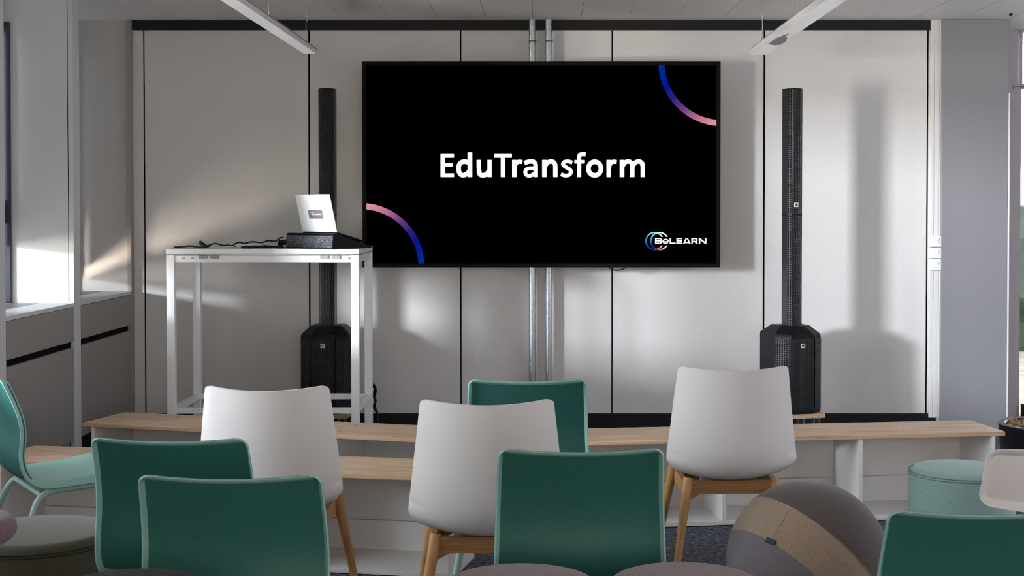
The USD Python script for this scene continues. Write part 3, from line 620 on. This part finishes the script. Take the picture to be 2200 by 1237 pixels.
# sticker
su0, su1, sv0, sv1 = LW * 0.29, LW * 0.29 + LW * 0.41, LHh * 0.36, LHh * 0.59
stk = obj('sticker', put(bx(su0, su1, -0.0006, 0, sv0, sv1), tilt, hinge), 'sticker_dark', lid, label='dark sticker with the BeLEARN logo')
kx = (su1 - su0) * 0.80 / 1015.0; kz = kx * 1.05
for R in (R1, R2):
    p = affinity.affine_transform(R, [kx, 0, 0, -kz, -LOGO_C[0] * kx, LOGO_C[1] * kz])
    g = extr(p, 0.0004)
    pr = obj('sticker_logo', g, 'ring_print', lid, loc=np.array(hinge) + np.array([su0 + (su1 - su0) * 0.12 + (LOGO_C[0] - 362) * kx, -0.0006 * math.cos(tilt) - math.sin(tilt) * (sv0 + sv1) / 2, math.cos(tilt) * (sv0 + sv1) / 2 - 0.0006 * math.sin(tilt)]), rot=(math.degrees(tilt), 0, 0))
lt_poly = affinity.affine_transform(unary_union(list(BEPOLY.values())), [kx, 0, 0, -kz, su0 + (su1 - su0) * 0.12 - 362 * kx, (sv0 + sv1) / 2 + LOGO_C[1] * kz])
obj('sticker_lettering', put(extr(lt_poly, 0.001), tilt, hinge), 'white_plastic', lid)
nb = thing('laptop', 'closed slim white laptop lying flat among cables on the table', 'laptop', tuple(at(487, 529.5, 8.05)[:2]) + (ZT,), 0)
nw = at(563, 529, 8.05)[0] - at(487, 529, 8.05)[0]; nh = at(487, 523, 8.05)[2] - at(487, 529.5, 8.05)[2]
obj('base', rbx(0, nw, 0, 0.20, 0.001, nh * 0.6, 0.003), 'silver_lid', nb)
obj('lid', rbx(0, nw, 0, 0.20, nh * 0.62, nh, 0.002), 'silver_lid', nb)
obj('port', bx(nw * 0.20, nw * 0.27, -0.0008, 0.001, nh * 0.22, nh * 0.42), 'black_plastic', nb)
cb = thing('cable', 'wavy black cable running along the white tabletop', 'cable', (0, 0, 0))
P_ = [(375, 533), (392, 530), (410, 528.5), (424, 531), (436, 531.5), (448, 527), (460, 523), (470, 524.5), (480, 527), (490, 526), (500, 527), (508, 522), (516, 520.5), (526, 522.5), (538, 519.5), (552, 520), (566, 520), (578, 517), (590, 518), (600, 512), (608, 511)]
obj('cord', tube(np.maximum(smoothpts([at(x, y, 7.95 + 0.04 * math.sin(i)) for i, (x, y) in enumerate(P_)], 5), [-99, -99, ZT + 0.0044]), 0.0042, 8), 'cable_black', cb, True)
mc = thing('microphone', 'small black microphone-shaped plug lying on the tabletop', 'microphone', (0, 0, 0))
obj('body', cat_([cyl(at(431, 521, 7.95), at(441, 528.5, 7.95), 0.0105, 0.012, 20), tri(m3.Manifold.sphere(0.0115, 20).translate(tuple(at(431, 521.2, 7.95))))]), 'cable_black', mc, 40)
obj('plug_end', cyl(at(439, 529.5, 7.95), at(452, 527.5, 7.95), 0.010, 0.005, 16), 'cable_black', mc, 40)
ad = thing('power_adapter', 'small round black adapter beside the laptop stand', 'adapter', at(603, 521, 8.0))
obj('body', tri(m3.Manifold.batch_hull([m3.Manifold.sphere(0.016, 20).translate((0, 0, 0)), m3.Manifold.sphere(0.015, 20).translate((0.014, 0.05, 0)), m3.Manifold.sphere(0.013, 20).translate((-0.006, 0, -0.006))])), 'cable_black', ad, 50)
pl = thing('cable', 'loose coil of black cables heaped in front of the closed laptop', 'cable', (0, 0, 0))
rng = random.Random(5)
for k in range(7):
    pts = []
    for i in range(7):
        x = 522 + i * 14 + rng.uniform(-4, 4); q = at(x, 531, 7.86 + rng.uniform(-0.02, 0.06)); q[2] = ZT + 0.005 + rng.uniform(0, 0.012) * (1 - abs(i - 3) / 4); pts.append(q)
    obj('cord', tube(smoothpts(pts, 5), 0.004, 7), 'cable_black', pl, True)

# ------------------------------------------------------------------ switches
for k, (a, b, lab) in enumerate(((505.5, 529.5, 'top white light switch of the stack of three on the wall trunking'), (531, 554, 'middle white light switch of the stack of three on the wall trunking'), (555.5, 579.5, 'bottom white light switch of the stack of three on the wall trunking'))):
    y = YW - 0.027; xa, xb = wx(1991), wx(2017.5); za, zz = wz(b), wz(a)
    s = thing('light_switch', lab, 'switch', (0, y, 0), 0, None)
    obj('housing', rbx(xa, xb, -0.032, 0.0 if True else 0, za, zz, 0.004), 'white_plastic', s)
    mx, mz = xb - 0.036, (za + zz) / 2
    obj('rocker', rbx(mx - 0.019, mx + 0.019, -0.036, -0.031, mz + 0.0008, mz + 0.018, 0.001), 'white_plastic', s)
    obj('rocker', rbx(mx - 0.019, mx + 0.019, -0.0345, -0.031, mz - 0.018, mz - 0.0008, 0.001), 'white_plastic', s)
sn = thing('sensor', 'tiny dark sensor under the ceiling above the glazed door', 'sensor', at(2171.5, 30, 8.6))
obj('body', rbx(-0.008, 0.008, -0.01, 0.01, -0.01, CZ - at(2171.5, 30, 8.6)[2], 0.002), 'black_plastic', sn)

# ------------------------------------------------------------------ tribune benches
def bench(lab, loc, rot, L, ncomp, D=0.36, H=0.39, endslot=False, f=0.004):
    b = thing('bench', lab, 'bench', loc, rot)
    tp = rbx(0, L, 0, D, H - 0.019, H, 0.0015, 1)
    obj('seat_plank', tp, 'oak_plank', b)
    ins = 0.045
    xs = np.linspace(ins, L - ins - 0.018, ncomp + 1)
    for i, x in enumerate(xs):
        nm = 'end_panel' if i in (0, ncomp) else 'divider'
        obj(nm, rbx(x, x + 0.018, f, D - 0.01, 0.020 if nm == 'divider' else 0.0, H - 0.0195, 0.001, 1), 'melamine', b)
        for y in (0.09, D - 0.09):
            obj('screw', cyl((x + 0.009, y, H - 0.0005), (x + 0.009, y, H + 0.0012), 0.006, n=14), 'lamp_edge', b)
    for x in (xs[:-1] + xs[1:]) / 2:
        obj('screw', cyl((x, D - 0.10, H - 0.0005), (x, D - 0.10, H + 0.0012), 0.006, n=14), 'lamp_edge', b)
    obj('bottom_board', rbx(xs[0] + 0.018, xs[-1], f, D - 0.012, 0.004, 0.022, 0.001, 1), 'melamine', b)
    obj('back_panel', bx(xs[0] + 0.018, xs[-1], D - 0.022, D - 0.012, 0.140, H - 0.0195), 'melamine', b)
    obj('back_rail', bx(xs[0] + 0.018, xs[-1], D - 0.030, D - 0.012, 0.022, 0.138), 'melamine', b)
    if endslot:
        xe = xs[-1] + 0.018
        o = LineString([(0.10, 0.075), (0.27, 0.095)]).buffer(0.020); i = LineString([(0.12, 0.077), (0.25, 0.093)]).buffer(0.008)
        m = extr(o.difference(i), 0.002); m.apply_transform(trimesh.transformations.rotation_matrix(math.pi / 2, (0, 0, 1))); m.apply_translation((xe + 0.0002, 0.0, 0))
        obj('grip_slot', m, 'black_plastic', b, label='black grip slot in the end panel')
        for yy, z in ((0.06, 0.17), (0.06, 0.06)): obj('peg_hole', cyl((xe - 0.001, yy, z), (xe + 0.0015, yy, z), 0.012, n=16), 'black_plastic', b)
    return b
bench('wood-topped white bench at the right with open compartments', (0.13, 6.165, 0), 8.1, 1.995, 3)
bench('wood-topped white bench at the rear left, before the high table', (-2.178, 6.715, 0), -15.6, 1.95, 3)
bench('wood-topped white bench at the front left, nearest the green chairs', (-2.245, 5.722, 0), -10.9, 1.985, 3, endslot=True)

# ------------------------------------------------------------------ green shell chairs
def profile(pts, n):
    return smoothpts(pts, 12)[np.linspace(0, 12 * (len(pts) - 1), n).round().astype(int)]
def rr_sdf(x, y, hx, hy, r):
    qx, qy = np.abs(x) - hx + r, np.abs(y) - hy + r
    return np.minimum(np.maximum(qx, qy), 0) + np.hypot(np.maximum(qx, 0), np.maximum(qy, 0)) - r
def shell_grid(prof, hwf, r, nu, nv, curve, lip, band, shrink=0.0, top_only=0.0, shrink_top=None, band_top=None):
    """grid over a rounded rectangle bent along the profile (y, z); u across"""
    st_ = shrink if shrink_top is None else shrink_top; bt = band_top or band
    p = smoothpts(prof, 24); s = np.r_[0, np.cumsum(np.linalg.norm(np.diff(p, axis=0), axis=1))]; Ltot = s[-1]
    a = np.linspace(0, math.pi, nv); vv = 0.5 * (1 - np.cos(a)) * 0.55 + np.linspace(0, 1, nv) * 0.45
    sv = shrink + vv * (Ltot - 2 * shrink)
    if top_only: sv = top_only * Ltot + vv * (Ltot - st_ - top_only * Ltot)
    yz = np.stack([np.interp(sv, s, p[:, k]) for k in (0, 1)], 1); tg = np.gradient(p, axis=0); tg = np.stack([np.interp(sv, s, tg[:, k]) for k in (0, 1)], 1); tg /= np.linalg.norm(tg, axis=1)[:, None]
    nrm = np.stack([tg[:, 1], -tg[:, 0]], 1)            # towards the sitter
    b = np.linspace(-1, 1, nu); uu = np.sign(b) * (np.abs(b) * 0.5 + 0.5 * np.sin(np.abs(b) * math.pi / 2))
    P = np.zeros((nv, nu, 3))
    for i in range(nv):
        hw = hwf(sv[i] / Ltot) - shrink
        lo = sv[0] if top_only else shrink
        dist = min(sv[i] - lo if not top_only else 1e9, Ltot - st_ - sv[i]); rc = max(r - shrink, 0.004)
        ww = hw if dist >= rc else hw - rc + math.sqrt(max(rc * rc - (rc - dist) ** 2, 0))
        ww = max(ww, hw - rc)
        x = uu * ww
        dd = np.minimum(hw - np.abs(x), max(dist, 0))
        cs = np.where((np.abs(x) > hw - rc) & (dist < rc), rc - np.hypot(np.abs(x) - hw + rc, rc - dist), dd)
        l = -lip * np.maximum(sstep((band - np.clip(np.minimum(cs, hw - np.abs(x)) if dist >= rc else cs, 0, band)) / band), sstep((bt - max(dist, 0)) / bt)) if lip else 0.0
        off = curve(sv[i] / Ltot) * (x / hw) ** 2 + l
        P[i, :, 0] = x; P[i, :, 1] = yz[i, 0] + nrm[i, 0] * off; P[i, :, 2] = yz[i, 1] + nrm[i, 1] * off
    return P
GP = [(0.215, 0.437), (0.19, 0.452), (0.08, 0.446), (-0.05, 0.437), (-0.128, 0.440), (-0.178, 0.462), (-0.203, 0.505), (-0.208, 0.555), (-0.203, 0.61), (-0.207, 0.66), (-0.223, 0.715), (-0.246, 0.77), (-0.270, 0.825)]
def ghw(t): return np.interp(t, [0, 0.15, 0.42, 0.55, 0.75, 1.0], [0.195, 0.207, 0.213, 0.216, 0.211, 0.203])
def green_chair(lab, loc, rot):
    c = thing('shell_chair', lab, 'chair', loc, rot, 'green shell chairs')
    P = shell_grid(GP, ghw, 0.030, 41, 90, lambda t: 0.012 + 0.012 * sstep((t - 0.4) / 0.2), 0.024, 0.013, band_top=0.030)
    sh = man(sheet(P[:, ::-1], 0.005))
    hole = m3.Manifold.batch_hull([m3.Manifold.cylinder(0.4, 0.026, 0.026, 24).rotate((90, 0, 0)).translate((x, 0.1, 0.487)) for x in (-0.075, 0.075)])
    hole = hole.trim_by_plane((0, -1, 0), 0.05)
    obj('seat_shell', tri(sh - hole), 'mint_shell', c, 45)
    Q = shell_grid(GP, ghw, 0.030, 41, 60, lambda t: 0.012 + 0.012 * sstep((t - 0.4) / 0.2), 0.0, 0.026, shrink=0.0075, shrink_top=0.022, top_only=0.50)
    nQ = np.cross(np.gradient(Q, axis=1), np.gradient(Q, axis=0)); nQ /= np.linalg.norm(nQ, axis=2)[..., None]
    sgn = -1 if nQ[30, 20, 1] > 0 else 1
    Q = Q + nQ * sgn * 0.0115
    obj('back_cover', man_cover(Q), 'green_back', c, 50, label='dark green back cover')
    for s in (-1, 1):
        pts = [(s * 0.275, 0.215, 0.008), (s * 0.240, 0.205, 0.20), (s * 0.207, 0.190, 0.375), (s * 0.190, 0.160, 0.416), (s * 0.180, 0.10, 0.420), (s * 0.178, 0.0, 0.412), (s * 0.180, -0.09, 0.408), (s * 0.190, -0.135, 0.392), (s * 0.207, -0.165, 0.34), (s * 0.242, -0.21, 0.18), (s * 0.278, -0.25, 0.008)]
        fr = obj('leg_frame', tube(smoothpts(pts, 5), 0.011, 12), 'mint_metal', c, True)
        for q in (pts[0], pts[-1]): obj('foot_glide', cyl((q[0], q[1], 0), (q[0], q[1], 0.014), 0.013, n=14), 'black_plastic', fr, 40)
    for y, z in ((0.09, 0.412), (-0.13, 0.400)): obj('crossbar', tube(np.array([(-0.18, y, z), (0, y, z), (0.18, y, z)]), 0.010, 12), 'mint_metal', c, True)
    return c
def man_cover(Q):
    return sheet(Q, 0.003) if True else None
g0 = green_chair('far green-backed chair, behind the middle white chair', (-0.053, 5.125, 0), 0.5)
def gdup(px_c, y_top, rot, lab, dx=0.0):
    x = at(px_c, 445, y_top)[0] + dx; r = math.radians(rot)
    return dup(g0, (x - 0.270 * math.sin(r), y_top + 0.270 * math.cos(r), 0), rot, lab)
gdup(359, 3.62, -2.0, 'green-backed chair at the left, just behind the nearest left one')
gdup(490, 3.12, 0.5, 'nearest left green-backed chair, overlapping the one behind it')
gdup(1249, 3.46, 1.0, 'green-backed chair in the centre behind the two plum stools')
gdup(2135, 2.76, 1.5, 'green-backed chair cut off by the bottom right corner')
dup(g0, (-1.755, 5.20, 0), -56, 'mint chair turned sideways at the left edge')

# ------------------------------------------------------------------ white shell chairs on wooden legs
WP = [(0.235, 0.415), (0.215, 0.428), (0.10, 0.412), (-0.02, 0.383), (-0.10, 0.371), (-0.165, 0.388), (-0.208, 0.440), (-0.226, 0.52), (-0.235, 0.61), (-0.245, 0.70), (-0.258, 0.80)]
def whw(t): return np.interp(t, [0, 0.12, 0.3, 0.42, 0.475, 0.515, 0.60, 0.78, 1.0], [0.188, 0.198, 0.206, 0.216, 0.230, 0.247, 0.2425, 0.225, 0.203])
def white_chair(lab, loc, rot):
    c = thing('wooden_leg_chair', lab, 'chair', loc, rot, 'white shell chairs on wooden legs')
    P = shell_grid(WP, whw, 0.018, 41, 90, lambda t: np.interp(t, [0, 0.25, 0.45, 0.58, 0.8, 1], [0.008, 0.014, 0.045, 0.088, 0.090, 0.085]), 0.0, 0.02)
    obj('seat_shell', sheet(P[:, ::-1], 0.009), 'chair_white', c, 45)
    for sx in (-1, 1):
        obj('leg', cyl((sx * 0.163, -0.125, 0.372), (sx * 0.226, -0.225, 0.0), 0.0200, 0.0125, 24), 'beech_leg', c, 40)
        obj('leg', cyl((sx * 0.185, 0.150, 0.385), (sx * 0.248, 0.235, 0.0), 0.0200, 0.0125, 24), 'beech_leg', c, 40)
    g = Polygon([(-0.160, 0.366), (0.160, 0.366), (0.168, 0.288), (0.118, 0.314), (-0.118, 0.314), (-0.168, 0.288)])
    r = extr(g, 0.022); r.apply_translation((0, -0.122, 0)); obj('rear_rail', r, 'beech_rail', c)
    r = extr(g, 0.022); r.apply_translation((0, 0.168, 0)); obj('front_rail', r, 'beech_rail', c)
    for sx in (-1, 1): obj('side_rail', rbx(sx * 0.174 - 0.011, sx * 0.174 + 0.011, -0.115, 0.145, 0.310, 0.362, 0.002), 'beech_leg', c)
    for y in (-0.07, 0.09):
        obj('shell_mount', rbx(-0.11, 0.11, y - 0.015, y + 0.015, 0.348, 0.362 if y < 0 else 0.372, 0.003), 'grey_plastic', c)
    return c
w0 = white_chair('white shell chair on wooden legs at the right, before the loudspeaker', (0, 0, 0), 0)
def wplace(px_c, y_top, rot, lab=None):
    x = at(px_c, 445, y_top)[0]; r = math.radians(rot); loc = (x - 0.23 * math.sin(r), y_top + 0.23 * math.cos(r), 0)
    if lab: return dup(w0, loc, rot, lab)
    x = UsdGeom.Xform(w0); ops = x.GetOrderedXformOps(); ops[0].Set(Gf.Vec3d(*loc)); ops[1].Set(float(rot))
wplace(1581, 5.33, 1.5)
wplace(1045, 4.40, 1.0, 'white shell chair on wooden legs in the middle, before the far green chair')
wplace(566, 4.74, 0.0, 'white shell chair at the left, standing under the white table')

# small white low-backed chair cut off at the right edge
lc = thing('low_back_chair', 'white chair with a low rimmed backrest cut off by the right edge', 'chair', (1.39, 4.10, 0), 14)
def low_back():
    pr = [(0.0, 0.0), (-0.012, 0.045), (-0.020, 0.09), (-0.026, 0.135), (-0.028, 0.175)]
    P = shell_grid(pr, lambda t: np.interp(t, [0, 1], [0.232, 0.215]), 0.038, 61, 50, lambda t: 0.075, 0.020, 0.022)
    m = sheet(P[:, ::-1], 0.006); m.apply_translation((0, -0.19, 0.575)); return m
obj('backrest', low_back(), 'white_plastic', lc, 45)
sp = lathe(rounded_profile(0.20, 0.42, 0.46, 0.015, 0.018, 0.004), 48); obj('seat', sp, 'chair_white', lc, 40)
obj('back_post', tube(smoothpts([(0, 0.0, 0.41), (0, -0.15, 0.41), (0, -0.205, 0.47), (0, -0.197, 0.62)], 6), 0.013, 12), 'white_metal', lc, True)
for k in range(4):
    a = math.radians(45 + 90 * k); obj('leg', cyl((0.10 * math.cos(a), 0.10 * math.sin(a), 0.42), (0.22 * math.cos(a), 0.22 * math.sin(a), 0), 0.012, 0.010, 16), 'white_metal', lc, 40)

# ------------------------------------------------------------------ stools, poufs, ball
def stool(lab, x, y, ztop, R, m, th=0.075):
    s = thing('pad_stool', lab, 'stool', (x, y, 0), 0, 'round padded stools')
    obj('seat_pad', lathe(rounded_profile(R, ztop - th, ztop - 0.008, 0.030, 0.036, 0.008), 72), m, s, 50)
    obj('seat_plate', lathe([(0, ztop - th - 0.02), (R * 0.7, ztop - th - 0.02), (R * 0.8, ztop - th), (0, ztop - th)], 48), 'black_plastic', s, 40)
    obj('stem', cyl((0, 0, 0.05), (0, 0, ztop - th - 0.018), 0.026, n=24), 'black_plastic', s, 40)
    obj('foot', lathe([(0, 0), (0.15, 0), (0.165, 0.015), (0.13, 0.045), (0.05, 0.065), (0, 0.068)], 48), 'black_plastic', s, 40)
    return s
stool('dark plum round stool before the nearest left green chair', -0.82, 2.80, 0.668, 0.172, 'fabric_dark_plum')
stool('plum round stool left of the centre at the bottom edge', -0.047, 3.06, 0.612, 0.178, 'fabric_plum')
stool('plum round stool right of the centre at the bottom edge', 0.315, 3.10, 0.605, 0.178, 'fabric_plum')
stool('plum round stool at the left edge beside the olive pouf', -1.575, 3.73, 0.600, 0.180, 'fabric_plum')
def pouf(lab, x, y, R, H, m, sm, zs):
    p = thing('pouf', lab, 'pouf', (x, y, 0))
    obj('cover', lathe(rounded_profile(R, 0.012, H - 0.012, 0.02, 0.035, 0.012), 96), m, p, 50)
    for dz in (0, 0.009): obj('seam', ring((0, 0, zs - dz), R + 0.0006, 0.0022, 96, 6), sm, p, True)
    obj('foot_ring', lathe([(0, 0), (R * 0.85, 0), (R * 0.85, 0.013), (0, 0.013)], 48), 'black_plastic', p)
pouf('mint round pouf before the right end of the bench', at(2066, 1000, 5.28)[0], 5.28, 0.192, 0.455, 'fabric_mint', 'seam_mint', 0.428)
pouf('olive round pouf with piped edge at the lower left', at(82, 1120, 4.30)[0], 4.30, 0.235, 0.445, 'fabric_olive', 'seam_dark', 0.408)

BR, BC = 0.262, np.array([at(1738, 445, 4.58)[0], 4.58, 0.262])
ball = thing('sitting_ball', 'large grey fabric sitting ball with a beige band', 'sitting ball', BC)
n_ = np.array([0.662, 0.35, 0.662]); n_ /= np.linalg.norm(n_); ca, cb_ = 0.138 * BR, -0.346 * BR
ico = trimesh.creation.icosphere(6, BR)
cap1 = trimesh.intersections.slice_mesh_plane(ico, n_, n_ * ca); band = trimesh.intersections.slice_mesh_plane(trimesh.intersections.slice_mesh_plane(ico, -n_, n_ * ca), n_, n_ * cb_); cap2 = trimesh.intersections.slice_mesh_plane(ico, -n_, n_ * cb_)
obj('cover_panel', cap1, 'fabric_ball_brown', ball, True, label='dark grey-brown upper panel')
obj('cover_panel', band, 'fabric_ball_beige', ball, True, label='beige band')
obj('cover_panel', cap2, 'fabric_ball_grey', ball, True, label='grey lower panel')
for c in (ca, cb_): obj('seam', ring(n_ * c, math.sqrt(BR ** 2 - c * c) + 0.0003, 0.0016, 128, 6, axis=n_), 'seam_thread', ball, True)
def on_ball(cx_, cy_):
    u, v_ = (cx_ - 643) / 478, -(cy_ - 1157) / 478; return np.array([u, -math.sqrt(max(0, 1 - u * u - v_ * v_)), v_]) * BR
sp_ = np.array([on_ball(475 + (385 - 475) * t, 800 + 130 * t) for t in np.linspace(0, 1, 10)]); sp_ = sp_ / np.linalg.norm(sp_, axis=1)[:, None] * (BR + 0.0004)
obj('seam', tube(sp_, 0.0016, 6), 'seam_thread', ball, True)
tp = on_ball(372, 955); nr = tp / np.linalg.norm(tp)
tgm = rbx(-0.017, 0.017, -0.003, 0.004, -0.008, 0.008, 0.0015); Rm = np.eye(4); fy = -nr; fx = np.cross(fy, (0.25, 0, 1)); fx /= np.linalg.norm(fx); Rm[:3, 0], Rm[:3, 1], Rm[:3, 2] = fx, fy, np.cross(fx, fy)
tgm.apply_transform(Rm); tgm.apply_translation(tp + nr * 0.003); obj('fabric_tag', tgm, 'cable_black', ball, label='small black tag')

# ------------------------------------------------------------------ planter
pr = 0.26; pp = at(2150, 910, 7.05); pz = pp[2]
pot = thing('planter', 'round black planter filled with bark at the right edge', 'planter', (pp[0] + pr, 7.05, 0))
obj('pot', lathe([(0, 0), (pr * 0.78, 0), (pr * 0.92, pz * 0.35), (pr * 0.985, pz * 0.75), (pr * 0.99, pz - 0.02), (pr, pz - 0.015), (pr, pz - 0.004), (pr - 0.006, pz), (pr - 0.030, pz), (pr - 0.036, pz - 0.006), (pr - 0.036, pz - 0.05), (0, pz - 0.05)], 96), 'black_gloss', pot, 40)
obj('soil', lathe([(0, pz - 0.06), (pr - 0.037, pz - 0.06), (pr - 0.037, pz - 0.03), (0, pz - 0.02)], 48), 'soil_bark', pot, 40)
rng = np.random.default_rng(3); chips = []
for k in range(260):
    a, q = rng.uniform(0, 2 * math.pi), (pr - 0.05) * math.sqrt(rng.uniform()); s = rng.uniform(0.008, 0.02)
    c = tri(m3.Manifold.hull_points(rng.normal(size=(9, 3)) * (s, s * 0.6, s * 0.35))); c.apply_transform(trimesh.transformations.euler_matrix(*rng.uniform(-0.6, 0.6, 2), rng.uniform(0, 6.3)))
    c.apply_translation((q * math.cos(a), q * math.sin(a), pz - 0.018 + rng.uniform(0, 0.012))); chips.append(c)
obj('bark_chips', cat_(chips), 'soil_bark', pot, kind='stuff')
